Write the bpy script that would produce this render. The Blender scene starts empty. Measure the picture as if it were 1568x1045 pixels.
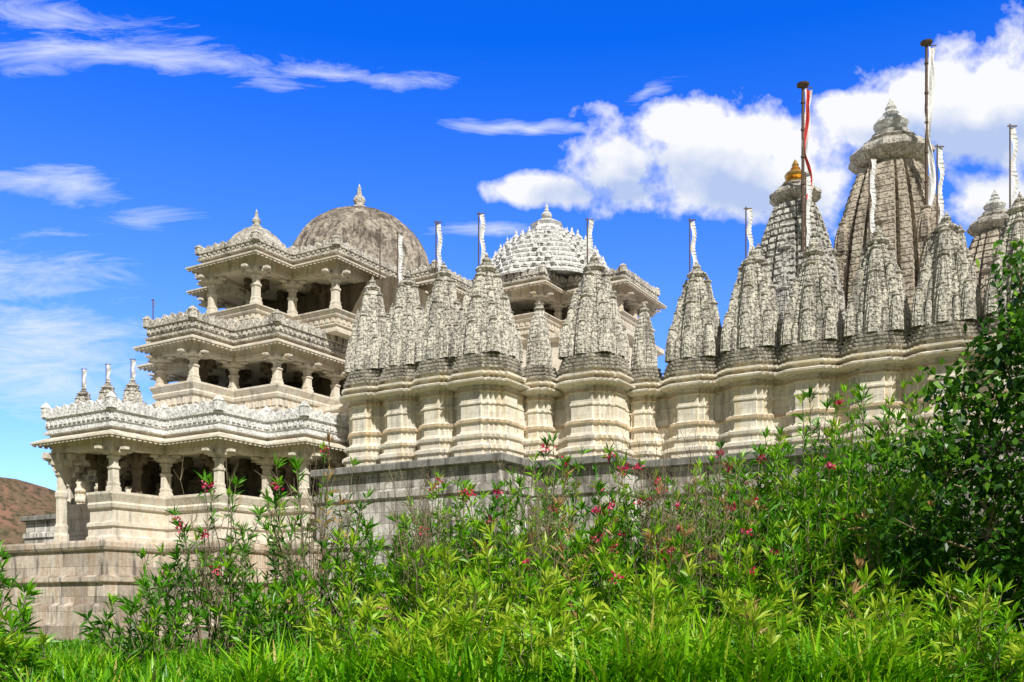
import bpy, math, random
import numpy as np
from mathutils import Vector
random.seed(7); rng=np.random.default_rng(11)
R=math.radians
scene=bpy.context.scene
# ------------------------------------------------------------------ nodes helpers
def newmat(name):
    m=bpy.data.materials.new(name); m.use_nodes=True
    nt=m.node_tree; nt.nodes.clear()
    return m,nt
def N(nt,t,**k):
    n=nt.nodes.new(t)
    for a,b in k.items(): setattr(n,a,b)
    return n
def mathn(nt,op,a,b=None,c=None,clamp=False):
    n=N(nt,'ShaderNodeMath',operation=op); n.use_clamp=clamp
    for i,x in enumerate((a,b,c)):
        if x is None: continue
        if isinstance(x,(int,float)): n.inputs[i].default_value=x
        else: nt.links.new(x,n.inputs[i])
    return n.outputs[0]
def mix(nt,fac,a,b,mode='MIX'):
    n=N(nt,'ShaderNodeMix',data_type='RGBA',blend_type=mode)
    n.clamp_factor=True
    for s,x in ((n.inputs[0],fac),(n.inputs[6],a),(n.inputs[7],b)):
        if isinstance(x,(int,float)): s.default_value=x
        elif isinstance(x,tuple): s.default_value=(*x,1) if len(x)==3 else x
        else: nt.links.new(x,s)
    return n.outputs[2]
def noise(nt,vec,scale,detail=5,rough=.6,dist=0):
    n=N(nt,'ShaderNodeTexNoise'); n.inputs['Scale'].default_value=scale
    n.inputs['Detail'].default_value=detail; n.inputs['Roughness'].default_value=rough
    n.inputs['Distortion'].default_value=dist
    nt.links.new(vec,n.inputs['Vector']); return n.outputs['Fac']
def mapping(nt,vec,loc=(0,0,0),rot=(0,0,0),sc=(1,1,1),typ='POINT'):
    n=N(nt,'ShaderNodeMapping',vector_type=typ)
    n.inputs['Location'].default_value=loc; n.inputs['Rotation'].default_value=rot; n.inputs['Scale'].default_value=sc
    nt.links.new(vec,n.inputs['Vector']); return n.outputs[0]
def ramp(nt,fac,a,b):
    n=N(nt,'ShaderNodeMapRange')
    n.inputs['From Min'].default_value=a; n.inputs['From Max'].default_value=b
    nt.links.new(fac,n.inputs['Value']); return n.outputs[0]
TH=R(31)
def stone(name,ca,cb,dark,stain=.5,bump=.5,bricks=None,carve=0,ochre=None,cstr=.3,oth=.5,slo=.48):
    m,nt=newmat(name)
    g=N(nt,'ShaderNodeNewGeometry'); pos=g.outputs['Position']
    n2=noise(nt,mapping(nt,pos,sc=(2.2,2.2,.3)),1.0,3,.7)
    n3=noise(nt,pos,6,2,.75); n4=noise(nt,pos,1.3,2,.65)
    col=mix(nt,ramp(nt,n4,.35,.65),ca,cb)
    if ochre: col=mix(nt,mathn(nt,'MULTIPLY',ramp(nt,n2,oth+.16,oth-.02),.7),col,ochre)
    col=mix(nt,mathn(nt,'MULTIPLY',ramp(nt,n2,slo,slo+.16),stain),col,dark)
    sp=N(nt,'ShaderNodeSeparateXYZ'); nt.links.new(g.outputs['Normal'],sp.inputs[0])
    up=mathn(nt,'MULTIPLY',ramp(nt,sp.outputs[2],.4,.9),mathn(nt,'MULTIPLY',ramp(nt,n4,.3,.6),min(1,stain)))
    col=mix(nt,up,col,dark)
    col=mix(nt,mathn(nt,'MULTIPLY',ramp(nt,n3,.5,.75),.4*min(1,stain+.3)),col,dark)
    h=mathn(nt,'MULTIPLY',n3,.7)
    if bricks:
        loc=mapping(nt,pos,rot=(0,0,TH))
        sl=N(nt,'ShaderNodeSeparateXYZ'); nt.links.new(loc,sl.inputs[0])
        st_=mathn(nt,'ADD',sl.outputs[0],sl.outputs[1])
        cv=N(nt,'ShaderNodeCombineXYZ'); nt.links.new(st_,cv.inputs[0]); nt.links.new(sl.outputs[2],cv.inputs[1])
        b=N(nt,'ShaderNodeTexBrick'); nt.links.new(cv.outputs[0],b.inputs['Vector'])
        b.inputs['Scale'].default_value=1; b.inputs['Brick Width'].default_value=bricks[0]; b.inputs['Row Height'].default_value=bricks[1]
        b.inputs['Mortar Size'].default_value=.014; b.inputs['Mortar Smooth'].default_value=.4
        b.inputs['Color1'].default_value=(.58,.55,.52,1); b.inputs['Color2'].default_value=(1.18,1.16,1.13,1); b.inputs['Mortar'].default_value=(.40,.37,.34,1)
        col=mix(nt,bricks[2],col,b.outputs['Color'],'MULTIPLY')
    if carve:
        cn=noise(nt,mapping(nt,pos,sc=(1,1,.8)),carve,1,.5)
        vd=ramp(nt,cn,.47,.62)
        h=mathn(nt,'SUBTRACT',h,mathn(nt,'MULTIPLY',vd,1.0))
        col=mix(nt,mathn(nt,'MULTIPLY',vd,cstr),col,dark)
    bp=N(nt,'ShaderNodeBump'); bp.inputs['Strength'].default_value=bump; bp.inputs['Distance'].default_value=.05
    nt.links.new(h,bp.inputs['Height'])
    p=N(nt,'ShaderNodeBsdfDiffuse'); p.inputs['Roughness'].default_value=.6
    nt.links.new(col,p.inputs['Color']); nt.links.new(bp.outputs[0],p.inputs['Normal'])
    o=N(nt,'ShaderNodeOutputMaterial'); nt.links.new(p.outputs[0],o.inputs[0])
    return m
M_WALL=stone('marble_wall',(.94,.90,.79),(.89,.84,.72),(.28,.24,.19),.5,.45,ochre=(.82,.68,.44),bricks=(.9,.62,.32),oth=.36,slo=.54)
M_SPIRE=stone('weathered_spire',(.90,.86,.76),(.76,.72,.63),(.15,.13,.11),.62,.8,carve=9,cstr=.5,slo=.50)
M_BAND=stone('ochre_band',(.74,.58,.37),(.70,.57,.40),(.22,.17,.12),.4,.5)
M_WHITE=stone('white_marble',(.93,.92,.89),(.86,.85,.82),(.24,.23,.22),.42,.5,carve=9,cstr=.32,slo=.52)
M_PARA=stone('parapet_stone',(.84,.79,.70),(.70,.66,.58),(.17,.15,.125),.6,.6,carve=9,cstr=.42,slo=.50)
M_PORCH=stone('porch_stone',(.88,.82,.71),(.80,.74,.63),(.24,.19,.14),.5,.5,ochre=(.68,.55,.37),oth=.34,slo=.52)
M_PLINTH=stone('plinth_stone',(.78,.76,.72),(.64,.61,.57),(.14,.125,.11),.85,.7,bricks=(1.6,.55,.85),slo=.47)
M_BASE=stone('porch_base_stone',(.86,.81,.72),(.72,.65,.56),(.18,.14,.11),.88,.7,bricks=(1.9,.7,.85),ochre=(.48,.35,.24),oth=.42,slo=.50)
M_EDGE=stone('plinth_edge',(.36,.35,.32),(.28,.27,.25),(.08,.08,.07),.7,.6)
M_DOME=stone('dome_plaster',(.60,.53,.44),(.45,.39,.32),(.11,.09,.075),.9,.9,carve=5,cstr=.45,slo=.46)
M_INT_SHADE=stone('interior_shade_stone',(.26,.21,.15),(.19,.155,.11),(.07,.055,.04),.5,.5)  # indoor shade put into the colour: far darker than the porch stone
def simple(name,c,rough=.7,metal=0):
    m,nt=newmat(name); g=N(nt,'ShaderNodeNewGeometry')
    n=noise(nt,g.outputs['Position'],4,2)
    col=mix(nt,n,tuple(x*.75 for x in c),tuple(min(1,x*1.15) for x in c))
    p=N(nt,'ShaderNodeBsdfPrincipled'); p.inputs['Roughness'].default_value=rough; p.inputs['Metallic'].default_value=metal
    nt.links.new(col,p.inputs['Base Color']); o=N(nt,'ShaderNodeOutputMaterial'); nt.links.new(p.outputs[0],o.inputs[0]); return m
M_GOLD=simple('gilded_brass',(.75,.45,.12),.35,.8)
M_CLOTH=simple('white_cloth',(.88,.87,.86)); M_RED=simple('red_cloth',(.6,.03,.03)); M_WOOD=simple('dark_wood',(.13,.085,.055))
# ------------------------------------------------------------------ mesh builder
def offset(path,o,closed=True):
    n=len(path); out=[]
    for i,(x,y) in enumerate(path):
        ns=[]
        for a,b in ((i-1,i),(i,i+1)):
            if not closed and (a<0 or b>=n): continue
            p=path[a%n]; q=path[b%n]; dx,dy=q[0]-p[0],q[1]-p[1]; L=math.hypot(dx,dy) or 1
            ns.append((dy/L,-dx/L))
        if len(ns)==1: ox,oy=ns[0]
        else:
            d=1+ns[0][0]*ns[1][0]+ns[0][1]*ns[1][1]
            ox=(ns[0][0]+ns[1][0])/d; oy=(ns[0][1]+ns[1][1])/d
        out.append((x+o*ox,y+o*oy))
    return out
class MB:
    def __init__(s): s.v=[];s.f=[];s.m=[]
    def ring(s,pts,z):
        b=len(s.v); s.v+= [(x,y,z) for x,y in pts]; return list(range(b,b+len(pts)))
    def strip(s,a,b,m,closed=True):
        n=len(a)
        for i in range(n if closed else n-1):
            j=(i+1)%n; s.f.append((a[i],a[j],b[j],b[i])); s.m.append(m)
    def cap(s,r,m,up=True):
        s.f.append(tuple(r if up else r[::-1])); s.m.append(m)
    def sweep(s,poly,prof,m=0,c0=True,c1=True):
        pr=None;first=None
        for p in prof:
            r=s.ring(offset(poly,p[0]),p[1])
            if pr: s.strip(pr,r,p[2] if len(p)>2 else m)
            else: first=r
            pr=r
        if c0: s.cap(first,m,False)
        if c1: s.cap(pr,m)
    def loop(s,path,prof,m=0,closed=False):
        rs=[s.ring(offset(path,o,closed),z) for o,z in prof]
        for i in range(len(rs)): s.strip(rs[i],rs[(i+1)%len(rs)],m,closed)
        if not closed:
            s.f.append(tuple(r[0] for r in rs)); s.m.append(m)
            s.f.append(tuple(r[-1] for r in rs[::-1])); s.m.append(m)
    def scaled(s,c,poly,prof,m=0,c0=False,c1=True):
        pr=None;first=None
        for r_,z in prof:
            r=s.ring([(c[0]+x*r_,c[1]+y*r_) for x,y in poly],z)
            if pr: s.strip(pr,r,m)
            else: first=r
            pr=r
        if c1: s.cap(pr,m)
        if c0: s.cap(first,m,False)
    def lathe(s,c,prof,seg=24,m=0,rib=0,nr=12):
        pr=None
        for r_,z in prof:
            r=s.ring([(c[0]+r_*(1+rib*math.cos(nr*2*math.pi*k/seg))*math.cos(2*math.pi*k/seg),c[1]+r_*(1+rib*math.cos(nr*2*math.pi*k/seg))*math.sin(2*math.pi*k/seg)) for k in range(seg)],z)
            if pr: s.strip(pr,r,m)
            pr=r
        s.cap(pr,m)
    def box(s,x0,x1,y0,y1,z0,z1,m=0):
        a=s.ring([(x0,y0),(x1,y0),(x1,y1),(x0,y1)],z0); b=s.ring([(x0,y0),(x1,y0),(x1,y1),(x0,y1)],z1)
        s.strip(a,b,m); s.cap(b,m); s.cap(a,m,False)
    def mesh(s,name,mats,smooth=False):
        me=bpy.data.meshes.new(name); me.from_pydata(s.v,[],s.f)
        for x in mats: me.materials.append(x)
        me.polygons.foreach_set('material_index',s.m)
        if smooth: me.polygons.foreach_set('use_smooth',[True]*len(s.f))
        me.update(); return me
def obj(name,me,parent=None,loc=(0,0,0)):
    o=bpy.data.objects.new(name,me); scene.collection.objects.link(o); o.location=loc
    if parent: o.parent=parent
    return o
temple=bpy.data.objects.new('jain_temple',None); scene.collection.objects.link(temple)
temple.location=(-1.31,44.8,0); temple.rotation_euler=(0,0,-TH)
def q4(q):
    o=[]
    for k in range(4):
        o+=q; q=[(-y,x) for x,y in q]
    return o
RA=q4([(.4,-1),(.4,-.86),(.6,-.86),(.6,-.72),(.72,-.72),(.72,-.6),(.86,-.6),(.86,-.4),(1,-.4)])
# spire plan: projecting ribs separated by narrow grooves
RS=q4([(.24,-1),(.24,-.83),(.32,-.83),(.32,-.94),(.50,-.94),(.50,-.72),(.58,-.72),(.58,-.82),(.76,-.82),(.82,-.76),(.82,-.58),(.72,-.58),(.72,-.50),(.94,-.50),(.94,-.32),(.83,-.32),(.83,-.24),(1,-.24)])
RB=q4([(.4,-1),(.4,-.76),(.8,-.76),(.76,-.4),(1,-.4)])
def kalasha(mb,c,z,r,h,m):
    mb.lathe(c,[(r*.5,z),(r*.95,z+.06*h),(r*1.0,z+.12*h),(r*.5,z+.2*h),(r*.8,z+.28*h),(r*.9,z+.38*h),(r*.7,z+.5*h),(r*.3,z+.58*h),(r*.42,z+.64*h),(r*.25,z+.72*h),(r*.3,z+.78*h),(r*.04,z+h)],12,m)
def shikhara(mb,cx,cy,z0,w,H,n,m,top=.36,poly=RA,kal=1.0,km=None,pw=2.2,am=None,g=.04):
    prof=[]
    f=lambda u:1-(1-top)*u**pw
    for i in range(n):
        u=i/n; u2=(i+.62)/n; u3=(i+.9)/n
        prof+=[(w*f(u),z0+H*u),(w*(f(u2)+.004),z0+H*u2),(w*(f(u2)-g),z0+H*(u2+.05/n)),(w*(f(u3)-g),z0+H*(i+.96)/n)]
    mb.scaled((cx,cy),poly,prof,m)
    zt=z0+H; r=w*top
    a=r*1.0; am=m if am is None else am
    mb.lathe((cx,cy),[(a*.8,zt-.02),(a*.8,zt+.12*a),(a*1.1,zt+.22*a),(a*1.28,zt+.42*a),(a*1.28,zt+.55*a),(a*1.05,zt+.75*a),(a*.75,zt+.82*a),(a*.85,zt+.95*a),(a*.6,zt+1.1*a)],36,am,.045,12)
    kalasha(mb,(cx,cy),zt+1.05*a,a*.62,a*1.5*kal,am if km is None else km)
def wallprof(H,m0=0,band=2):
    k=H/4.3
    P=[(.28,0),(.28,.22),(.22,.26),(.22,.5),(.3,.55),(.3,.7),(.12,.8),(.12,1.05),(.2,1.1),(.22,1.22),(.06,1.3),(0,1.42),(0,1.78),(.09,1.82,),(.09,1.94,band),(.0,2.02),(0,2.62),(.05,2.66),(.05,2.74),(0,2.78),(0,3.2),(.08,3.24),(.08,3.36,band),(.02,3.42),(.02,3.5),(.16,3.56),(.42,3.64),(.44,3.72),(.1,3.86),(.1,3.96),(.32,4.0),(.32,4.1),(.08,4.16),(.08,4.3)]
    return [(p[0],p[1]*k)+tuple(p[2:]) for p in P]
def ledges(z):
    out=[];o=.24
    for i in range(4):
        out+=[(o,z),(o+.03,z+.09),(o-.10,z+.12),(o-.10,z+.18)]; z+=.18;o-=.05
    return out
def make_shrine(hw,v=0):
    mb=MB(); P=[(x*hw,y*hw) for x,y in RA]
    mb.sweep(P,wallprof(4.3),0)
    mb.sweep(P,ledges(4.3),3)
    z=5.0; q=(1.0,.93,1.06)[v]
    shikhara(mb,0,0,z,hw*.86,4.1,18,1,.35,RS)
    for k in range(4):
        c,s=[(0,-1),(1,0),(0,1),(-1,0)][k]
        shikhara(mb,c*hw*.42,s*hw*.42,z+.9,hw*.36,2.9*q,11,1,.38,RS)
        shikhara(mb,c*hw*.66,s*hw*.66,z,hw*.36,2.7*q,11,1,.40,RS)
        shikhara(mb,c*hw*.88,s*hw*.88,z,hw*.26,1.5*q,7,1,.42,RB)
        c2,s2=[(1,-1),(1,1),(-1,1),(-1,-1)][k]
        shikhara(mb,c2*hw*.75,s2*hw*.75,z,hw*.24,1.5*q,7,1,.42,RB)
        shikhara(mb,c2*hw*.60,s2*hw*.60,z+.8,hw*.22,1.5*q,7,1,.42,RB)
        shikhara(mb,c2*hw*.50,s2*hw*.50,z+1.9,hw*.18,1.1*q,6,1,.42,RB)
        for e in (-1,1):
            tx,ty=(s*e,c*e)
            shikhara(mb,c*hw*.84+tx*hw*.42,s*hw*.84+ty*hw*.42,z,hw*.16,1.0*q,5,1,.42,RB)
            shikhara(mb,c*hw*.70+tx*hw*.36,s*hw*.70+ty*hw*.36,z+1.0,hw*.13,.9*q,5,1,.42,RB)
    return mb.mesh('shrine',[M_WALL,M_SPIRE,M_BAND,M_PARA])
me_A=make_shrine(1.22); me_A2=make_shrine(1.22,1); me_A3=make_shrine(1.24,2); me_B=make_shrine(1.05); me_B2=make_shrine(1.06,2); me_C=make_shrine(1.36)
def make_small():
    mb=MB(); hw=.62; P=[(x*hw,y*hw) for x,y in RB]
    mb.sweep(P,wallprof(4.1),0); mb.sweep(P,ledges(4.1),3)
    shikhara(mb,0,0,4.8,hw*.92,2.7,14,1,.34,RS)
    for k in range(4):
        c,s=[(0,-1),(1,0),(0,1),(-1,0)][k]
        shikhara(mb,c*hw*.7,s*hw*.7,4.8,hw*.36,1.3,7,1,.38,RB)
    return mb.mesh('small_shrine',[M_WALL,M_SPIRE,M_BAND,M_PARA])
me_S=make_small()
ZP=8.3
shr=[(me_B,-7.4,1.15),(me_B2,-5.2,1.15),(me_B,-3.0,1.15),(me_C,-.65,1.3),(me_C,3.5,4.35)]
for k in range(7): shr.append(((me_A,me_A2,me_A3)[(k*2)%3],7.75+2.73*k,6.7))
for k in range(3): shr.append((me_A,-41.3+2.8*k,8.8))
for me,s,t in shr:
    o=obj('shrine',me,temple,(s,t,ZP)); o.rotation_euler=(0,0,random.choice([0,math.pi/2,math.pi])); 
    o.scale=(1,1,random.uniform(.975,1.02))
for s,t in ((1.12,3.2),(5.35,6.0)): obj('small_shrine',me_S,temple,(s,t,ZP))
# ---- main body wall
mb=MB()
body=[(-43,9.4),(-27,9.4),(-27,3),(-8.6,3),(-8.6,.75),(.6,.75),(.6,3.7),(4.8,3.7),(4.8,6.15),(30,6.15),(30,50),(-43,50)]
mb.sweep(body,[(p[0]*.7,p[1]+ZP)+tuple(p[2:]) for p in wallprof(4.3)],0)
obj('enclosure_wall',mb.mesh('enclosure_wall',[M_WALL,M_SPIRE,M_BAND]),temple)
# ---- plinths
mb=MB()
pl=[(-44,6),(-27,6),(-27,2),(-8.6,2),(-8.6,-1.4),(1.7,-1.4),(1.7,1.5),(5.9,1.5),(5.9,4.0),(34,4.0),(34,52),(-44,52)]
mb.sweep(pl,[(.5,-.5),(.5,.9),(.35,1.0),(.35,2.2),(.2,2.35),(.2,4.4),(.32,4.45),(.32,4.75),(.12,4.85),(.12,6.6),(.22,6.7),(.22,7.0),(.05,7.1),(.05,7.85),(.12,7.9)],0,c1=False)
mb.sweep(pl,[(.2,7.9),(.34,7.98),(.34,8.24),(.3,ZP)],1,c0=False)
obj('plinth',mb.mesh('plinth',[M_PLINTH,M_EDGE]),temple)
ZF=4.7
E1=[(-21.1,-8.5),(-15.1,-8.5),(-15.1,-5.45),(-11.3,-5.45),(-11.3,-2.3),(-8.75,-2.3),(-8.75,2.9),(-27.5,2.9),(-27.5,-2.3),(-24.8,-2.3),(-24.8,-5.45),(-21.1,-5.45)]
mb=MB()
base=[(-27,-8.8),(-15.0,-8.8),(-15.0,-5.7),(-11.2,-5.7),(-11.2,-2.6),(-8.3,-2.6),(-8.3,3.5),(-40,3.5),(-40,-4),(-27,-4)]
mb.sweep(base,[(.62,-.5),(.62,.75),(.5,.85),(.5,1.65),(.3,1.8),(.3,2.7),(.42,2.78),(.42,3.0),(.15,3.1),(.15,4.2),(.25,4.28),(.3,4.4),(.3,4.6),(.26,ZF)],0)
obj('porch_base',mb.mesh('porch_base',[M_BASE]),temple)
# ---- storeys
OCT=[(1,-.6),(1,.6),(.6,1),(-.6,1),(-1,.6),(-1,-.6),(-.6,-1),(.6,-1)]
def pillar(mb,x,y,z0,z1,m=0,k=1.0):
    h=z1-z0; T=lambda r,u:(r*k,z0+h*u)
    mb.scaled((x,y),OCT,[T(.30,0),T(.30,.1),T(.25,.13),T(.27,.2),T(.22,.23),T(.21,.5),T(.26,.53),T(.26,.57),T(.19,.6),T(.19,.74),T(.27,.77),T(.27,.8),T(.22,.82),T(.34,.88),T(.40,.9)],m)
    a=.42*k
    mb.box(x-a,x+a,y-a,y+a,z0+h*.9,z1-.02,m)
    l=.95*k
    for zz,ll in ((.93,l),(.87,.62*k)):
        mb.box(x-ll,x+ll,y-.15,y+.15,z0+h*zz,z1-.025,m); mb.box(x-.15,x+.15,y-ll,y+ll,z0+h*zz,z1-.03,m)
def edges(poly,closed=True):
    n=len(poly)
    for i in range(n if closed else n-1):
        yield poly[i],poly[(i+1)%n]
MER=[(-.19,0),(.19,0),(.21,.14),(.16,.26),(.07,.33),(0,.37),(-.07,.33),(-.16,.26),(-.21,.14)]
def merlons(mb,poly,z,sp=.5,k=1.0,m=0,th=.12):
    for p,q in edges(poly):
        L=math.hypot(q[0]-p[0],q[1]-p[1]); n=max(1,round(L/sp)); dx,dy=(q[0]-p[0])/L,(q[1]-p[1])/L
        for i in range(n):
            t=(i+.5)*L/n; cx,cy=p[0]+dx*t,p[1]+dy*t
            kk=k*random.uniform(.88,1.08)
            a=len(mb.v)
            for sgn in (1,-1):
                for (u,w) in MER: mb.v.append((cx+dx*u*kk+dy*th*sgn,cy+dy*u*kk-dx*th*sgn,z+w*kk))
            c=len(MER); A=list(range(a,a+c)); B=list(range(a+c,a+2*c))
            mb.f.append(tuple(A)); mb.m.append(m); mb.f.append(tuple(B[::-1])); mb.m.append(m)
            for j in range(c):
                j2=(j+1)%c; mb.f.append((A[j],B[j],B[j2],A[j2])); mb.m.append(m)
    for x,y in poly:
        mb.scaled((x,y),OCT,[(.2,z-.02),(.2,z+.3*k),(.23,z+.34*k),(.14,z+.46*k),(.02,z+.55*k)],m)
def dentils(mb,poly,z,h,d,sp,m):
    for p,q in edges(poly):
        L=math.hypot(q[0]-p[0],q[1]-p[1]); n=max(1,round(L/sp)); dx,dy=(q[0]-p[0])/L,(q[1]-p[1])/L
        for i in range(n):
            t=(i+.5)*L/n; cx,cy=p[0]+dx*t,p[1]+dy*t; w=sp*.28
            c=[(cx-dx*w,cy-dy*w),(cx+dx*w,cy+dy*w)]
            Q=[(c[0][0]+dy*d,c[0][1]-dx*d),(c[1][0]+dy*d,c[1][1]-dx*d),(c[1][0]-dy*.04,c[1][1]+dx*.04),(c[0][0]-dy*.04,c[0][1]+dx*.04)]
            a=mb.ring(Q,z); b=mb.ring(Q,z+h)
            mb.strip(a,b,m); mb.cap(b,m); mb.cap(a,m,False)
def storey(name,E,zf,zr,ze,zp,path=None,msp=.5,pm=None,mk=1.0):
    mb=MB(); PL=offset(E,-1.0)
    beam=.5
    mb.sweep(PL,[(.3,ze-beam+.12),(.3,ze-.06),(.36,ze-.04),(.36,ze+.12)],0)
    mb.loop(PL,[(.34,ze-beam-.05),(.34,ze-beam+.14),(-.3,ze-beam+.14),(-.3,ze-beam-.05)],0,True)
    mb.sweep(E,[(-.7,ze+.10),(-.02,ze-.14),(.03,ze-.12),(.03,ze-.04),(-.05,ze-.01),(-.62,ze+.26),(-.62,ze+.34)],1)
    dentils(mb,offset(E,-.03),ze-.22,.09,.02,.3,1)
    zz=ze+.34; hh=zp-.34*mk-zz
    mb.sweep(offset(E,-.6),[(0,zz),(.2,zz+.04),(.2,zz+.14),(.08,zz+.18),(.08,zz+hh*.35),(.14,zz+hh*.4),(.1,zz+hh*.85),(.22,zz+hh*.9),(.22,zz+hh)],2)
    dentils(mb,offset(E,-.5),zz+hh*.5,hh*.25,.09,.36,2)
    merlons(mb,offset(E,-.5),zz+hh,msp,mk,2)
    path=path or [PL]
    for p in path:
        cl=p is PL
        h=zr-zf
        mb.loop(p,[(.42,zf+.005),(.42,zf+.1*h),(.3,zf+.14*h),(.3,zf+.28*h),(.38,zf+.32*h),(.38,zf+.38*h),(.2,zf+.42*h),(.2,zf+.66*h),(.3,zf+.69*h),(.34,zf+.76*h),(.3,zf+.8*h),(.44,zf+.95*h),(.44,zf+h),(-.25,zf+h),(-.25,zf+.005)],0,cl)
        if cl: dentils(mb,offset(p,.24),zf+.46*h,.16*h,.06,.42,0)
    pts=set()
    for a,b in edges(PL):
        L=math.hypot(b[0]-a[0],b[1]-a[1]); n=max(1,round(L/2.7))
        for i in range(n): pts.add((round(a[0]+(b[0]-a[0])*i/n,2),round(a[1]+(b[1]-a[1])*i/n,2)))
    door=path[0] is not PL
    for x,y in pts:
        pillar(mb,x,y,zf if (door and x<-18 and y<-4) else zr-.01,ze-beam-.05,0)
    x0=min(p[0] for p in PL); x1=max(p[0] for p in PL); y0=min(p[1] for p in PL); y1=max(p[1] for p in PL)
    def inside(x,y):
        c=False;n=len(PL)
        for i in range(n):
            a=PL[i];b=PL[(i+1)%n]
            if (a[1]>y)!=(b[1]>y) and x<(b[0]-a[0])*(y-a[1])/(b[1]-a[1])+a[0]: c=not c
        return c
    x=x0+1.4
    while x<x1:
        y=y0+2.0
        while y<min(y1,y0+12):
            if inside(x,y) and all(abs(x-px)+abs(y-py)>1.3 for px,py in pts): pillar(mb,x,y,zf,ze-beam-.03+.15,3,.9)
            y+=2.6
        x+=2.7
    obj(name,mb.mesh(name,[M_PORCH,M_PORCH,pm or M_WHITE,M_INT_SHADE]),temple)
storey('lower_porch',E1,ZF,7.1,9.75,11.45,path=[[(-17.6,-7.5),(-16.1,-7.5),(-16.1,-4.45),(-12.3,-4.45),(-12.3,-1.3),(-9.75,-1.3),(-9.75,2.0)],[(-26.5,2),(-26.5,-1.3),(-23.8,-1.3),(-23.8,-4.45),(-20.3,-4.45)]],msp=.66,mk=1.35)
E2=[(-19.7,-3.6),(-15.2,-3.6),(-15.2,-.85),(-12,-.85),(-12,8),(-22.9,8),(-22.9,-.85),(-19.7,-.85)]
storey('middle_storey',E2,11.3,13.3,15.4,16.85,pm=M_PARA,msp=.56,mk=1.15)
E3=[(-19.6,-.2),(-14.2,-.2),(-14.2,2.6),(-11,2.6),(-11,8.5),(-8.6,8.5),(-8.6,16),(-25,16),(-25,8.5),(-22.8,8.5),(-22.8,2.6),(-19.6,2.6)]
storey('upper_storey',E3,16.7,18.0,20.6,21.7,pm=M_PARA,msp=.54)
K=[(-10.5,15.6),(-5.4,15.6),(-5.4,18.1),(-1,18.1),(-1,24.5),(-15,24.5),(-15,18.1),(-10.5,18.1)]
storey('central_hall',K,19.0,20.3,22.0,23.0,pm=M_PARA)
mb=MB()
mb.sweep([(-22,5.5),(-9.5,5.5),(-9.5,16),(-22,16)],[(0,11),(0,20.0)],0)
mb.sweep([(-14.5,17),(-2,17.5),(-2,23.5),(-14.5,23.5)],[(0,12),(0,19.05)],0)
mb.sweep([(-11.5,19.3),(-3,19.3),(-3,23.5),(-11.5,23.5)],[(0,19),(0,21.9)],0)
obj('inner_shade_core',mb.mesh('inner_shade_core',[M_INT_SHADE]),temple)  # solid blocks added so the halls read as dark and shaded inside
mb=MB()
mb.sweep([(-10,15.9),(-1.5,18.5),(-1.5,24),(-14.5,24),(-14.5,17)],[(0,12),(0,16.5),(.3,16.6),(.3,17),(0,17.1),(0,18.5),(.4,18.7),(.4,19.0)],0)
obj('hall_lower_wall',mb.mesh('hall_lower_wall',[M_PORCH]),temple)
# ---- domes
def dome(name,c,z,r,h,rk,hk,mat,drum=.5,rib=.018):
    mb=MB()
    mb.lathe(c,[(r*1.10,z-drum),(r*1.10,z-.12),(r*1.13,z-.1),(r*1.13,z),(r*1.02,z+.04)],48,0)
    prof=[(r*math.cos(a)**.9,z+.03+h*math.sin(a)) for a in [k*math.pi/2/14 for k in range(14)]]
    mb.lathe(c,prof+[(r*.05,z+h)],96,0,rib,16)
    zt=z+h-.08
    mb.lathe(c,[(rk*2.8,zt-.15),(rk*2.9,zt+.02),(rk*2.3,zt+.08),(rk*1.3,zt+.16),(rk*1.2,zt+.3)],24,1)
    kalasha(mb,c,zt+.25,rk,hk,1)
    obj(name,mb.mesh(name,[mat,M_PARA],True),temple)
dome('small_dome',(-16.9,2.5),21.2,1.75,1.75,.28,1.1,M_PARA)
dome('large_dome',(-16.9,11.5),22.1,4.75,5.0,.45,1.7,M_DOME,1.3)
# samvarana bell roof (tiers of small bells)
mb=MB(); c=(-8.1,20.6); nt_=10; Hs=4.0
for i in range(nt_):
    u=i/nt_; r=4.75*math.sqrt(max(0,1-u**1.2*.96)); z=22.9+Hs*u; z2=z+Hs/nt_
    r2=4.75*math.sqrt(max(0,1-((i+1)/nt_)**1.2*.96))
    mb.lathe(c,[(r,z),(r+.03,z+.13),(r-.14,z+.18),((r+r2)/2-.1,z2-.06),(r2-.08,z2+.01)],40,0,.02,8)
    nb=max(8,8*round(2*math.pi*r/.6/8))
    for k in range(nb):
        a=2*math.pi*(k+.5*(i%2))/nb; R_=(r-.08); p=(c[0]+R_*math.cos(a),c[1]+R_*math.sin(a))
        s=(.95 if k%4==0 else .66)
        mb.lathe(p,[(.24*s,z+.12),(.22*s,z+.26*s),(.15*s,z+.38*s),(.07*s,z+.46*s),(.10*s,z+.52*s),(.01,z+.78*s)],7,0)
mb.lathe(c,[(1.3,26.8),(1.4,27.0),(1.05,27.2),(.95,27.35),(1.1,27.55),(.6,27.85)],24,0,.04,8); kalasha(mb,c,27.75,.42,1.3,0)
obj('bell_roof',mb.mesh('bell_roof',[M_WHITE]),temple)
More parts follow.
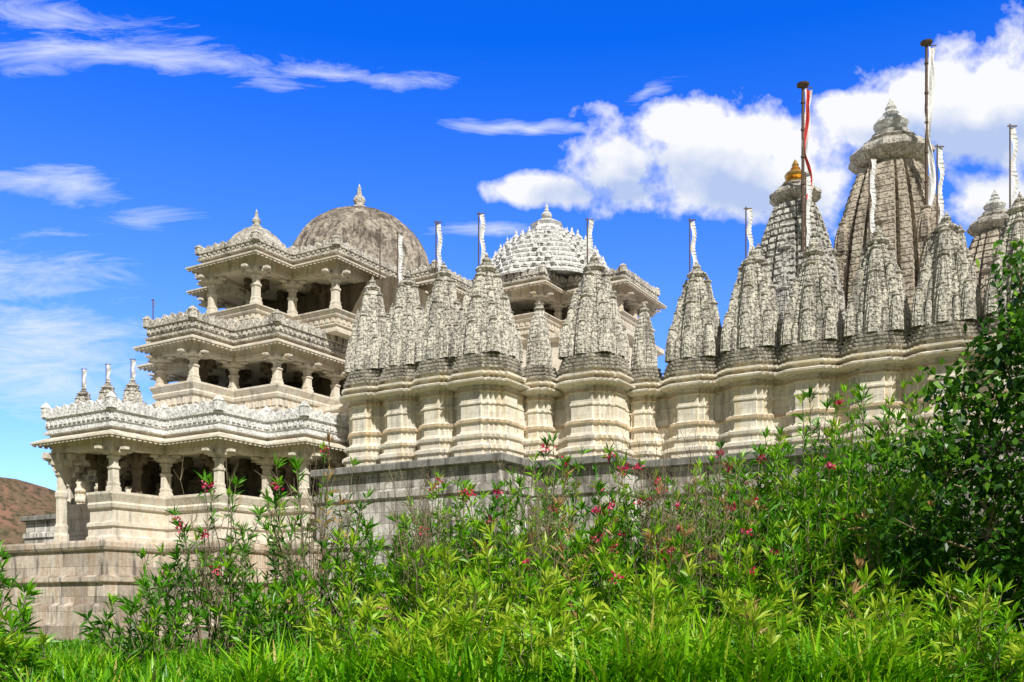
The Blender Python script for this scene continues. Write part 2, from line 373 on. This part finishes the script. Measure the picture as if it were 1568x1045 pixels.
# ---- great shikharas
def great(name,c,z0,w,H,top,mat,km,n,pw,g=.03):
    mb=MB()
    mb.scaled(c,RA,[(w*1.08,z0-4),(w*1.08,z0-.5),(w*1.16,z0-.4),(w*1.16,z0-.1),(w,z0)],0)
    shikhara(mb,c[0],c[1],z0,w,H,n,0,top,RS,.9,1,pw,2,g)
    for k in range(4):
        dx,dy=[(0,-1),(1,0),(0,1),(-1,0)][k]
        for d,ww,z,hh in ((.66,.38,z0,H*.70),(.86,.30,z0,H*.48),(1.0,.24,z0,H*.30)):
            shikhara(mb,c[0]+dx*w*d,c[1]+dy*w*d,z,w*ww,hh,18,0,.42,RS)
        dx,dy=[(1,-1),(1,1),(-1,1),(-1,-1)][k]
        for d,ww,z,hh in ((.80,.25,z0,H*.3),(.76,.20,z0+H*.3,H*.18),(.71,.17,z0+H*.47,H*.14),(.62,.14,z0+H*.63,H*.12)):
            shikhara(mb,c[0]+dx*w*d,c[1]+dy*w*d,z,w*ww,hh,9,0,.42,RB)
    obj(name,mb.mesh(name,[mat,km,M_PARA]),temple)
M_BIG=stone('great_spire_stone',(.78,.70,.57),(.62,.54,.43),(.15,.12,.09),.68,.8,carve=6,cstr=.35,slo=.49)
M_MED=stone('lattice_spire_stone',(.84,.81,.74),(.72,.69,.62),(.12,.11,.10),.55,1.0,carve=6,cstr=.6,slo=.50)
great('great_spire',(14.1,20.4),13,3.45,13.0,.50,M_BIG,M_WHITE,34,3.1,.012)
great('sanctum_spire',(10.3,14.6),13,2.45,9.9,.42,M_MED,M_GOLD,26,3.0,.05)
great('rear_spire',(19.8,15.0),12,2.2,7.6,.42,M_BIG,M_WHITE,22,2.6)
# ------------------------------------------------------------------ flags (world coords)
def W(s,t,z):
    c,s_=math.cos(TH),math.sin(TH)
    return (-1.31+c*s+s_*t,44.8-s_*s+c*t,z)
def flag(p,h,bw,bl,red=False,big=False):
    mb=MB(); r=.03 if not big else .075
    mb.lathe((0,0),[(r*1.2,0),(r,h)],8,1)
    mb.box(-.10 if not big else -.3,bw+.04,-.025,.025,h-.1,h-.06,1)
    if big:
        mb.lathe((0,0),[(.08,h-.1),(.3,h+.02),(.33,h+.1),(.1,h+.16)],9,1)
        for k in range(7): mb.lathe((0,0),[(.11,h*k/7+.5),(.11,h*k/7+.6)],8,1)
    n=34; nc=5 if big else 2; a=len(mb.v); lean=random.uniform(-.04,.07); ph=random.uniform(0,6)
    for i in range(n+1):
        u=i/n; z=h-.1-bl*u; wob=(.04 if not big else .20*u+.04)*math.sin(u*(13 if not big else 9)+ph)
        w=bw*((1-.35*u)*(.55+.45*abs(math.cos(u*7+ph))) if big else (1-.18*(i%2)-.15*u))
        x0=.05+wob+lean*u*bl*(.5 if not big else -1.2 if red else .6)
        for j in range(nc): mb.v.append((x0+w*j/(nc-1),-.08*math.sin(u*13+j*1.7+ph),z-.03*j))
    for i in range(n):
        for j in range(nc-1):
            b=a+nc*i+j; mb.f.append((b,b+1,b+nc+1,b+nc)); mb.m.append(2 if (red and j in (1,2)) else 0)
    obj('temple_flag',mb.mesh('temple_flag',[M_CLOTH,M_WOOD,M_RED]),None,p)
fl=[(-5.85,1.2),(-3.5,1.2),(-1.1,1.3),(3.15,4.3)]+[(7.4+2.73*k,6.7) for k in range(6)]
for i,(s,t) in enumerate(fl):
    x,y,z=W(s,t,17.0); flag((x,y,z),3.3+random.uniform(-.25,.3)+(0.6 if i>5 else 0),.24,2.6+(.6 if i>5 else 0))
for k in range(3):
    x,y,z=W(-41.5+2.8*k,8.8,17.2); flag((x,y,z),2.4,.3,1.9)
for s,t,z,hh in ((-9.2,4.0,18.5,3.6),(-19.0,-2.9,16.3,1.7)):
    x,y,z=W(s,t,z); flag((x,y,z),hh,.03,.3)
flag((22.0,52,20.5),11.0,.5,9.3,False,True)
flag((14.85,50,18.5),9.7,.42,5.6,True,True)
# ------------------------------------------------------------------ terrain
def ground_z(x,y):
    h=0.82*np.exp(-((y-11.5)/7.5)**2)
    h=h*(1-.25*np.clip((-x-3)/4,0,1))
    return h+.05*np.sin(x*1.3+y*.7)*np.exp(-(y/30)**2)
xs=np.concatenate([[-2500,-900,-350,-150,-80],np.linspace(-45,45,61),[80,150,350,900,2500]])
ys=np.concatenate([[-900,-200,-50],np.linspace(-10,60,57),[80,120,200,400,900,3000]])
X,Y=np.meshgrid(xs,ys); Z=ground_z(X,Y)
nx,ny=len(xs),len(ys)
me=bpy.data.meshes.new('ground'); fs=[(j*nx+i,j*nx+i+1,(j+1)*nx+i+1,(j+1)*nx+i) for j in range(ny-1) for i in range(nx-1)]
me.from_pydata(np.stack([X.ravel(),Y.ravel(),Z.ravel()],1).tolist(),[],fs); me.polygons.foreach_set('use_smooth',[True]*len(fs))
m,nt=newmat('ground_soil'); g=N(nt,'ShaderNodeNewGeometry')
c=mix(nt,ramp(nt,noise(nt,g.outputs['Position'],.6,3),.4,.6),(.20,.16,.07),(.09,.16,.025))
c=mix(nt,mathn(nt,'MULTIPLY',noise(nt,g.outputs['Position'],9,2),.5),c,(.05,.045,.02))
p=N(nt,'ShaderNodeBsdfDiffuse'); nt.links.new(c,p.inputs['Color'])
o=N(nt,'ShaderNodeOutputMaterial'); nt.links.new(p.outputs[0],o.inputs[0]); me.materials.append(m)
obj('ground',me)
# hill
gx=np.linspace(-420,60,90); gy=np.linspace(200,420,45); X,Y=np.meshgrid(gx,gy)
Z=36.0*np.exp(-((X+140)/50)**2)*np.exp(-((Y-270)/45)**2)+34*np.exp(-((X+250)/60)**2)*np.exp(-((Y-300)/60)**2)+16*np.exp(-((X+40)/60)**2)*np.exp(-((Y-340)/50)**2)
Z+= (1.6*np.sin(X*.11+Y*.07)+1.1*np.sin(X*.27-Y*.19)+.7*np.sin(X*.6+Y*.5))*np.clip(Z/10,0,1)-.3
nx,ny=len(gx),len(gy); fs=[(j*nx+i,j*nx+i+1,(j+1)*nx+i+1,(j+1)*nx+i) for j in range(ny-1) for i in range(nx-1)]
me=bpy.data.meshes.new('hill'); me.from_pydata(np.stack([X.ravel(),Y.ravel(),Z.ravel()],1).tolist(),[],fs); me.polygons.foreach_set('use_smooth',[True]*len(fs))
m,nt=newmat('hill_scrub'); g=N(nt,'ShaderNodeNewGeometry')
c=mix(nt,ramp(nt,noise(nt,g.outputs['Position'],.12,4,.7),.42,.58),(.26,.145,.10),(.16,.12,.075))
c=mix(nt,ramp(nt,noise(nt,g.outputs['Position'],.5,4,.7),.46,.6),c,(.08,.07,.04))
p=N(nt,'ShaderNodeBsdfDiffuse'); nt.links.new(c,p.inputs['Color'])
o=N(nt,'ShaderNodeOutputMaterial'); nt.links.new(p.outputs[0],o.inputs[0]); me.materials.append(m)
obj('hill',me)
# ------------------------------------------------------------------ vegetation
def foliage_mat(name,cols,trans=.3,rough=.5,spec=.08):
    m,nt=newmat(name); a=N(nt,'ShaderNodeAttribute',attribute_name='rnd')
    r=N(nt,'ShaderNodeValToRGB'); el=r.color_ramp.elements
    while len(el)<len(cols): el.new(.5)
    for i,(p,c) in enumerate(cols): el[i].position=p; el[i].color=(*c,1)
    nt.links.new(a.outputs['Fac'],r.inputs[0])
    p=N(nt,'ShaderNodeBsdfDiffuse')
    o=N(nt,'ShaderNodeOutputMaterial'); nt.links.new(r.outputs[0],p.inputs['Color'])
    if trans:
        t=N(nt,'ShaderNodeBsdfTranslucent'); mx=N(nt,'ShaderNodeMixShader'); mx.inputs[0].default_value=trans
        nt.links.new(r.outputs[0],t.inputs[0])
        nt.links.new(p.outputs[0],mx.inputs[1]); nt.links.new(t.outputs[0],mx.inputs[2])
        gl=N(nt,'ShaderNodeBsdfGlossy'); gl.inputs['Roughness'].default_value=.4; m2=N(nt,'ShaderNodeMixShader'); m2.inputs[0].default_value=.03
        nt.links.new(mx.outputs[0],m2.inputs[1]); nt.links.new(gl.outputs[0],m2.inputs[2]); nt.links.new(m2.outputs[0],o.inputs[0])
    else: nt.links.new(p.outputs[0],o.inputs[0])
    return m
M_LEAF=foliage_mat('oleander_leaf',[(0,(.025,.11,.006)),(.5,(.10,.34,.008)),(.85,(.31,.60,.012)),(.93,(.52,.56,.05)),(1,(.56,.30,.15))])
M_TREE=foliage_mat('tree_leaf',[(0,(.014,.06,.005)),(.6,(.05,.17,.008)),(1,(.20,.42,.02))],.25)
M_GRASS=foliage_mat('grass_blade',[(0,(.03,.16,.003)),(.45,(.13,.42,.005)),(.85,(.38,.70,.010)),(1,(.55,.46,.09))],.35)
M_FLOWER=foliage_mat('oleander_flower',[(0,(.70,.01,.07)),(.6,(.9,.04,.20)),(1,(.95,.28,.38))],.3)
M_BARK=foliage_mat('twig_bark',[(0,(.18,.135,.08)),(1,(.42,.34,.22))],0)
def unit(a): return a/np.maximum(np.linalg.norm(a,axis=1,keepdims=True),1e-6)
def leaves(P,D,L,Wd,rnd,jit=.0,droop=.15):
    n=len(P); side=unit(np.cross(D,rng.normal(size=(n,3))))
    nrm=np.cross(side,D)
    mid=P+D*(L*.45)[:,None]; tip=P+D*L[:,None]; tip[:,2]-=L*droop
    V=np.stack([P,mid+side*(Wd*.5)[:,None]+nrm*(Wd*.15)[:,None],tip,mid-side*(Wd*.5)[:,None]+nrm*(Wd*.15)[:,None]],1).reshape(-1,3)
    F=np.arange(4*n).reshape(-1,4); return V,F,np.repeat(rnd,4)
def tubes(A,B,ra,rb):
    n=len(A); D=unit(B-A); s=unit(np.cross(D,np.array([[.31,.95,.05]]))); t=np.cross(D,s); V=[]
    for P,r in ((A,ra),(B,rb)):
        for k in range(3):
            a=2*math.pi*k/3; V.append(P+(s*math.cos(a)+t*math.sin(a))*r[:,None])
    V=np.stack(V,1).reshape(-1,3); b=np.arange(n)[:,None]*6
    F=np.concatenate([b+np.array([[k,(k+1)%3,3+(k+1)%3,3+k]]) for k in range(3)],0)
    return V,F,np.repeat(rng.random(n),6)
def build(name,parts,mats):
    V=[];F=[];M=[];Rn=[];o=0
    for (v,f,r),mi in parts:
        V.append(v);F.append(f+o);M.append(np.full(len(f),mi));Rn.append(r);o+=len(v)
    V=np.concatenate(V);F=np.concatenate(F);M=np.concatenate(M);Rn=np.concatenate(Rn)
    me=bpy.data.meshes.new(name); me.vertices.add(len(V)); me.vertices.foreach_set('co',V.astype(np.float32).ravel())
    me.loops.add(F.size); me.loops.foreach_set('vertex_index',F.astype(np.int32).ravel())
    me.polygons.add(len(F)); me.polygons.foreach_set('loop_start',(np.arange(len(F))*4).astype(np.int32))
    me.update(calc_edges=True)
    for x in mats: me.materials.append(x)
    me.polygons.foreach_set('material_index',M.astype(np.int32))
    at=me.attributes.new('rnd','FLOAT','POINT'); at.data.foreach_set('value',np.clip(Rn,0,1).astype(np.float32))
    me.validate(); return obj(name,me)
def oleander(x,y,top,rad,ns,nl,bright=.5,flowers=0,low=.35,dry=0.03,lsz=1.15):
    gz=float(ground_z(np.array(x),np.array(y))); H=top-gz
    parts=[]; PA=[];PB=[];RAa=[];RBb=[];LP=[];LD=[];LR=[];tips=[]
    for k in range(ns):
        a=random.uniform(0,2*math.pi); rr=rad*math.sqrt(random.random()); hh=H*(1-.4*(rr/rad)**2)*random.uniform(.58,1.0)
        p0=np.array([x+.3*rr*math.cos(a),y+.3*rr*math.sin(a),gz-.05]); p3=np.array([x+rr*math.cos(a),y+rr*math.sin(a),gz+hh])
        p1=p0+np.array([.15*rr*math.cos(a),.15*rr*math.sin(a),hh*.5]); n=7
        T=np.linspace(0,1,n+1)[:,None]; C=(1-T)**2*p0+2*T*(1-T)*p1+T**2*p3
        C[1:-1]+=rng.normal(size=(n-1,3))*.03
        PA.append(C[:-1]);PB.append(C[1:]); r=np.linspace(.014,.004,n+1)*(.8+.3*H/3); RAa.append(r[:-1]);RBb.append(r[1:])
        u=low+(1-low)*rng.random(nl)**.8; idx=np.minimum((u*n).astype(int),n-1); fr=(u*n-idx)[:,None]
        P=C[idx]*(1-fr)+C[idx+1]*fr; ax=unit(C[idx+1]-C[idx])
        d=unit(ax*rng.uniform(.5,1.3,nl)[:,None]+unit(rng.normal(size=(nl,3)))*.85)
        LP.append(P);LD.append(d); sb=bright+random.uniform(-.32,.24)
        isdry=random.random()<dry
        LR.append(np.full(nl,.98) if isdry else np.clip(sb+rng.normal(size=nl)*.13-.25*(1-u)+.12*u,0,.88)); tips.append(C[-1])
        m_=9; d=unit(ax[:1]*1.0+unit(rng.normal(size=(m_,3)))*.7); LP.append(np.repeat(C[-1:],m_,0));LD.append(d);LR.append(np.full(m_,.99) if isdry else np.clip(sb+.22+rng.normal(size=m_)*.08,0,.9))
    P=np.concatenate(LP);D=np.concatenate(LD);Rr=np.concatenate(LR); n=len(P)
    parts.append((tubes(np.concatenate(PA),np.concatenate(PB),np.concatenate(RAa),np.concatenate(RBb)),1))
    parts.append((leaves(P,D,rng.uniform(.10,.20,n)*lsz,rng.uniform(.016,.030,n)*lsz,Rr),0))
    if flowers:
        T_=np.array(tips); order=np.argsort(-(T_[:,2]+rng.random(len(T_))*1.3-.25*(T_[:,1]-y)))
        fp=[T_[i]+np.array([0,0,.03])-rng.random()*.1*np.array([0,0,1]) for i in order[:flowers]]
        FP=np.repeat(np.array(fp),24,0)+rng.normal(size=(24*len(fp),3))*.028; n=len(FP)
        parts.append((leaves(FP,unit(rng.normal(size=(n,3))+np.array([0,-.4,.4])),rng.uniform(.03,.048,n),rng.uniform(.03,.042,n),rng.random(n),droop=0),2))
    build('oleander_bush',parts,[M_LEAF,M_BARK,M_FLOWER])
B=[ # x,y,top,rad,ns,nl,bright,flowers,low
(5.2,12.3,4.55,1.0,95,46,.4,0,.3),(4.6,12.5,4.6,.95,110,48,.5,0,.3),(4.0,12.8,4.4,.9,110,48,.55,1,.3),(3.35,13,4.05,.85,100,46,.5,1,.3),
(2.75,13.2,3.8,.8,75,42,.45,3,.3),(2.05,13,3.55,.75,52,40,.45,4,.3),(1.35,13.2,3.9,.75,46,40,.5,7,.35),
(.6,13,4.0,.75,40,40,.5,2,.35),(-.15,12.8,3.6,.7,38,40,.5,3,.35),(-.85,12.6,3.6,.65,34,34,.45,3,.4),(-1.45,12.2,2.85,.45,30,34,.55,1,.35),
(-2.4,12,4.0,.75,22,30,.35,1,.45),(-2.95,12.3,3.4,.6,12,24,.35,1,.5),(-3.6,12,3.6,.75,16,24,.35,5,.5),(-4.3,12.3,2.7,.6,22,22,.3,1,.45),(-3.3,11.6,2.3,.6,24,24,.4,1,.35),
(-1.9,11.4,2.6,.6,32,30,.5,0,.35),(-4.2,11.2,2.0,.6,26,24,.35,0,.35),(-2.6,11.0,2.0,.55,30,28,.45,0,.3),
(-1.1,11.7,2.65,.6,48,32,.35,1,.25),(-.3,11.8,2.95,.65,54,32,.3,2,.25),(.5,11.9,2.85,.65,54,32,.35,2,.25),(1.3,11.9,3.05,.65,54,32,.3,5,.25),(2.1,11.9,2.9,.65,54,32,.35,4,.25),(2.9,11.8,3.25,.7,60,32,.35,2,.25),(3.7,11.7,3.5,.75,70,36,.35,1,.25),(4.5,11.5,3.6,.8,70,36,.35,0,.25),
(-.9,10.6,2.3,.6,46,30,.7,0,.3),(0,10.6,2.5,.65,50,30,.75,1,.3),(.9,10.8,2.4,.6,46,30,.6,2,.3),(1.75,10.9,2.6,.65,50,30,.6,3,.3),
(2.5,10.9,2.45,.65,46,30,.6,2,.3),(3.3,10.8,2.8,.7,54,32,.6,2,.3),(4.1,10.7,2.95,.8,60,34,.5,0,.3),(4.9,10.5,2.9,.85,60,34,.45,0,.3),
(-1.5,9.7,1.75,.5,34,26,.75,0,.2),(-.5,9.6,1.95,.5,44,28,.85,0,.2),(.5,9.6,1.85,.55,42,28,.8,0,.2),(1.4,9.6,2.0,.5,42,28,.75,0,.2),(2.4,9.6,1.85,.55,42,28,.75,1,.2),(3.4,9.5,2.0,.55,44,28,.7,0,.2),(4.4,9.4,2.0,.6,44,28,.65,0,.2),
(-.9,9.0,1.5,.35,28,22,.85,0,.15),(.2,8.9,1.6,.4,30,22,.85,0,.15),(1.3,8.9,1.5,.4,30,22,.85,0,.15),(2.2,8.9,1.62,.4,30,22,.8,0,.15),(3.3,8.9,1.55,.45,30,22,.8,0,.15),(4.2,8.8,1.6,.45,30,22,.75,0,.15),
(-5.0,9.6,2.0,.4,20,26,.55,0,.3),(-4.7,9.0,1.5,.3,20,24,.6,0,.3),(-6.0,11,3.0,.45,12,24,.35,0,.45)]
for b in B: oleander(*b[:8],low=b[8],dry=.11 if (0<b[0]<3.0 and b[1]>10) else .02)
def twigs(x,y,top,rad,n):
    gz=float(ground_z(np.array(x),np.array(y))); A=[];Bq=[];ra=[];rb=[]
    for k in range(n):
        a=random.uniform(0,6.28); p=np.array([x,y,gz]); e=np.array([x+rad*random.random()*math.cos(a),y+rad*random.random()*math.sin(a),gz+(top-gz)*random.uniform(.6,1)])
        q=p
        for i in range(1,6):
            r_=p+(e-p)*i/5+rng.normal(size=3)*.03; A.append(q);Bq.append(r_);ra.append(.009*(1.2-i/6));rb.append(.008*(1.1-i/6)); 
            if i>2:
                for _ in range(3): A.append(r_);Bq.append(r_+rng.normal(size=3)*.1+np.array([0,0,.12]));ra.append(.004);rb.append(.002)
            q=r_
    build('dry_shrub',[(tubes(np.array(A),np.array(Bq),np.array(ra),np.array(rb)),0)],[M_BARK])
twigs(-1.0,10.9,3.1,.5,34); twigs(.3,11.2,3.2,.6,26); twigs(-2.4,11.6,3.4,.8,24); twigs(1.7,11.4,3.6,.8,36); twigs(-3.4,11.7,3.1,.7,18); twigs(2.3,11.2,3.3,.6,24)
# broadleaf tree on the right
cl=[(5.0,9.6,4.75,.34),(4.72,9.5,4.2,.32),(5.05,9.6,3.9,.5),(5.5,9.7,4.5,.6),(4.5,9.7,3.6,.42),(4.85,9.7,3.2,.7),(4.35,9.8,2.9,.6),(5.3,9.6,3.0,.8),(4.75,9.8,2.3,.7),(5.5,9.6,2.2,.8),(6.2,9.9,3.6,1.0),(6.4,10,2.5,1.0),(4.05,9.9,2.4,.4),(5.1,10.2,1.7,.6)]
tb=np.array([5.6,9.9,float(ground_z(np.array(5.6),np.array(9.9)))-.1]); A=[];Bq=[];ra=[];rb=[];LP=[];LR=[]
fork=tb+np.array([0,0,1.2]); A.append(tb);Bq.append(fork);ra.append(.11);rb.append(.08)
for (x,y,z,r) in cl:
    c=np.array([x,y,z]); q=fork; 
    for i in range(1,5):
        p=fork+(c-fork)*i/4+rng.normal(size=3)*.04; A.append(q);Bq.append(p);ra.append(.05*(1.15-i/4.5));rb.append(.05*(1.1-(i+.5)/4.6)+.004);q=p
    nn=int(90+1500*r*r*1.0)
    sub=c+unit(rng.normal(size=(max(5,int(26*r)),3)))*(r*rng.uniform(.35,1,max(5,int(26*r))))[:,None]
    for s_ in sub: A.append(c);Bq.append(s_);ra.append(.012);rb.append(.004)
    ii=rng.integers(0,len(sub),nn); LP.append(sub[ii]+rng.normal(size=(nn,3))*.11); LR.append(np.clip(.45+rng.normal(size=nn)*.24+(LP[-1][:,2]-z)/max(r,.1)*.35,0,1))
P=np.concatenate(LP); n=len(P)
D=unit(rng.normal(size=(n,3))+np.array([0,0,-.2]))
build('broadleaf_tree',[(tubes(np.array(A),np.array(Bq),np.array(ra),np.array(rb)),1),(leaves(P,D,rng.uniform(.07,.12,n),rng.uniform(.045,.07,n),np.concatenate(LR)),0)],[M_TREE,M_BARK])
# grass
def grass(name,n,x0,x1,y0,y1,h0,h1,w,mat,yp=1.0,bias=0,lmax=.55):
    x=rng.uniform(x0,x1,n); y=y0+(y1-y0)*rng.random(n)**yp
    keep=np.abs(x)<y*.56+1.2; x=x[keep];y=y[keep];n=len(x)
    patch=.5+.5*np.sin(x*2.1+np.sin(y*1.7)*2)*np.sin(y*2.6+np.sin(x*1.3)*1.5)
    patch=.5*patch+.5*(.5+.5*np.sin(x*7.3+np.sin(y*5)*2)*np.sin(y*6.1+np.sin(x*4.3)*2))
    z=ground_z(x,y)-.02; h=rng.uniform(h0,h1,n)*(.25+.95*patch)
    a=rng.uniform(0,2*math.pi,n); lean=rng.uniform(.05,lmax,n)
    d=np.stack([np.cos(a),np.sin(a)],1); s=np.stack([-d[:,1],d[:,0],np.zeros(n)],1); ww=rng.uniform(.6,1.3,n)*w
    P=np.stack([x,y,z],1); m1=P+np.stack([d[:,0]*h*lean*.35,d[:,1]*h*lean*.35,h*.55],1); m2=P+np.stack([d[:,0]*h*lean,d[:,1]*h*lean,h*(1-.25*lean)],1)
    V=np.stack([P-s*(ww*.4)[:,None],P+s*(ww*.4)[:,None],m1+s*(ww*.5)[:,None],m1-s*(ww*.5)[:,None],m2+s*(ww*.06)[:,None],m2-s*(ww*.06)[:,None]],1).reshape(-1,3)
    b=np.arange(n)[:,None]*6; F=np.concatenate([b+np.array([[0,1,2,3]]),b+np.array([[3,2,4,5]])],0)
    r=np.clip(.15+.5*patch+rng.normal(size=n)*.2+bias,0,.92); r[rng.random(n)<.04]=1
    build(name,[((V,F,np.repeat(r,6)),0)],[mat])
grass('grass',70000,-8,8,7,13.5,.2,.50,.026,M_GRASS,1.0,0,1.0)
grass('grass',15000,-2.4,6.5,8.3,9.9,.35,.95,.032,M_GRASS,1.0,.12,1.3)
grass('grass',26000,-26,-2,13.5,44,.2,.5,.05,M_GRASS,1.0,-.15)
# ------------------------------------------------------------------ light, world
S=Vector((.38,-.92,0)).normalized(); el=R(47)
sd=Vector((S.x*math.cos(el),S.y*math.cos(el),math.sin(el)))
L=bpy.data.lights.new('sun','SUN'); L.energy=5; L.angle=R(.5); L.color=(1,.97,.90)
lo=obj('sun',L); lo.rotation_euler=(-sd).to_track_quat('-Z','Y').to_euler()
w=bpy.data.worlds.new('World'); scene.world=w; w.use_nodes=True; nt=w.node_tree; nt.nodes.clear()
sky=N(nt,'ShaderNodeTexSky',sky_type='NISHITA'); sky.sun_disc=False; sky.sun_elevation=el; sky.sun_rotation=math.atan2(S.x,S.y)
sky.air_density=1.0; sky.dust_density=.3; sky.ozone_density=3
tc=N(nt,'ShaderNodeTexCoord'); sp=N(nt,'ShaderNodeSeparateXYZ'); nt.links.new(tc.outputs['Generated'],sp.inputs[0])
yy=mathn(nt,'MAXIMUM',mathn(nt,'ABSOLUTE',sp.outputs[1]),.05)
cx=mathn(nt,'DIVIDE',sp.outputs[0],yy); cz=mathn(nt,'DIVIDE',sp.outputs[2],yy)
cv=N(nt,'ShaderNodeCombineXYZ'); nt.links.new(cx,cv.inputs[0]); nt.links.new(cz,cv.inputs[1]); q=cv.outputs[0]
def blobs(lst,src):
    out=None
    for (px,py,rx,ry,ang) in lst:
        mp=mapping(nt,src,((px-784)/1500,(930-py)/1500,0),(0,0,R(ang)),(rx/1500,ry/1500,1),'TEXTURE')
        ln=N(nt,'ShaderNodeVectorMath',operation='LENGTH'); nt.links.new(mp,ln.inputs[0])
        v=mathn(nt,'SUBTRACT',1,ln.outputs['Value'])
        out=v if out is None else mathn(nt,'MAXIMUM',out,v)
    return mathn(nt,'MAXIMUM',out,-1.0)
wn=N(nt,'ShaderNodeTexNoise'); wn.inputs['Scale'].default_value=7; wn.inputs['Detail'].default_value=3; nt.links.new(q,wn.inputs['Vector'])
wv=N(nt,'ShaderNodeVectorMath',operation='MULTIPLY_ADD'); nt.links.new(wn.outputs['Color'],wv.inputs[0]); wv.inputs[1].default_value=(.16,.05,0); wv.inputs[2].default_value=(-.08,-.025,0)
wa=N(nt,'ShaderNodeVectorMath',operation='ADD'); nt.links.new(wv.outputs[0],wa.inputs[0]); nt.links.new(q,wa.inputs[1])
cum=blobs([(1110,258,215,80,-8),(1050,195,95,55,0),(950,262,100,65,0),(845,292,100,32,0),(1190,210,140,70,0),(1490,160,190,110,5),(1330,180,130,55,0),(1530,320,120,55,-20)],q)
cir=blobs([(250,92,340,24,-3),(60,78,190,34,3),(520,106,150,14,-8),(110,300,150,26,-8),(40,420,160,50,8),(70,22,170,24,-4),(800,198,120,9,-5),(985,140,60,12,18),(60,540,300,95,0),(740,352,60,14,0)],wa.outputs[0])
nb=noise(nt,q,11,5,.60,.1); nb2=noise(nt,mapping(nt,q,loc=(-.012,.03,0)),11,2,.55,.1)
dcum=ramp(nt,mathn(nt,'ADD',cum,mathn(nt,'MULTIPLY',mathn(nt,'SUBTRACT',nb,.5),2.8)),-.02,.40)
nc=noise(nt,mapping(nt,q,rot=(0,0,R(8)),sc=(1,4.5,1)),7,5,.72,.8)
dcir=mathn(nt,'MULTIPLY',ramp(nt,mathn(nt,'ADD',cir,mathn(nt,'MULTIPLY',mathn(nt,'SUBTRACT',nc,.5),3.4)),-.1,1.4),.85)
low=blobs([(1130,292,180,50,-8),(950,300,150,30,0),(1480,225,180,60,5),(1540,340,90,25,0)],q)
shade=mathn(nt,'MULTIPLY',ramp(nt,mathn(nt,'ADD',mathn(nt,'MULTIPLY',mathn(nt,'SUBTRACT',nb2,nb),2.6),low),-.2,.65),.95)
ccol=mix(nt,shade,(9.6,9.7,10.0),(4.6,5.8,8.8))
# deep blue opposite the sun, paler near the horizon; hazy fill elsewhere, added out of view to neutralise blue light
elev=ramp(nt,sp.outputs[2],.08,.50)
tint=mix(nt,elev,(1.4,1.75,2.4),(.03,.86,2.9))
skyc=mix(nt,1.0,sky.outputs[0],tint,'MULTIPLY')
front=ramp(nt,sp.outputs[1],.15,.6)
fill_n=noise(nt,tc.outputs['Generated'],3,2)
fill_haze=mix(nt,ramp(nt,fill_n,.4,.6),(1.5,1.9,2.9),(3.6,3.45,3.3))
col=mix(nt,dcir,skyc,(8.6,9.2,10)); col=mix(nt,dcum,col,ccol)
col=mix(nt,front,fill_haze,col)
bg=N(nt,'ShaderNodeBackground'); bg.inputs['Strength'].default_value=.1; nt.links.new(col,bg.inputs['Color'])
o=N(nt,'ShaderNodeOutputWorld'); nt.links.new(bg.outputs[0],o.inputs[0])
scene.view_settings.view_transform='Standard'; scene.view_settings.look='None'; scene.view_settings.exposure=0
cam=bpy.data.cameras.new('camera'); cam.lens=36*1500/1568; cam.sensor_width=36; cam.shift_y=.26; cam.clip_end=6000; cam.clip_start=.05
co=obj('camera',cam,None,(0,0,1.6)); co.rotation_euler=(R(90),0,0); scene.camera=co
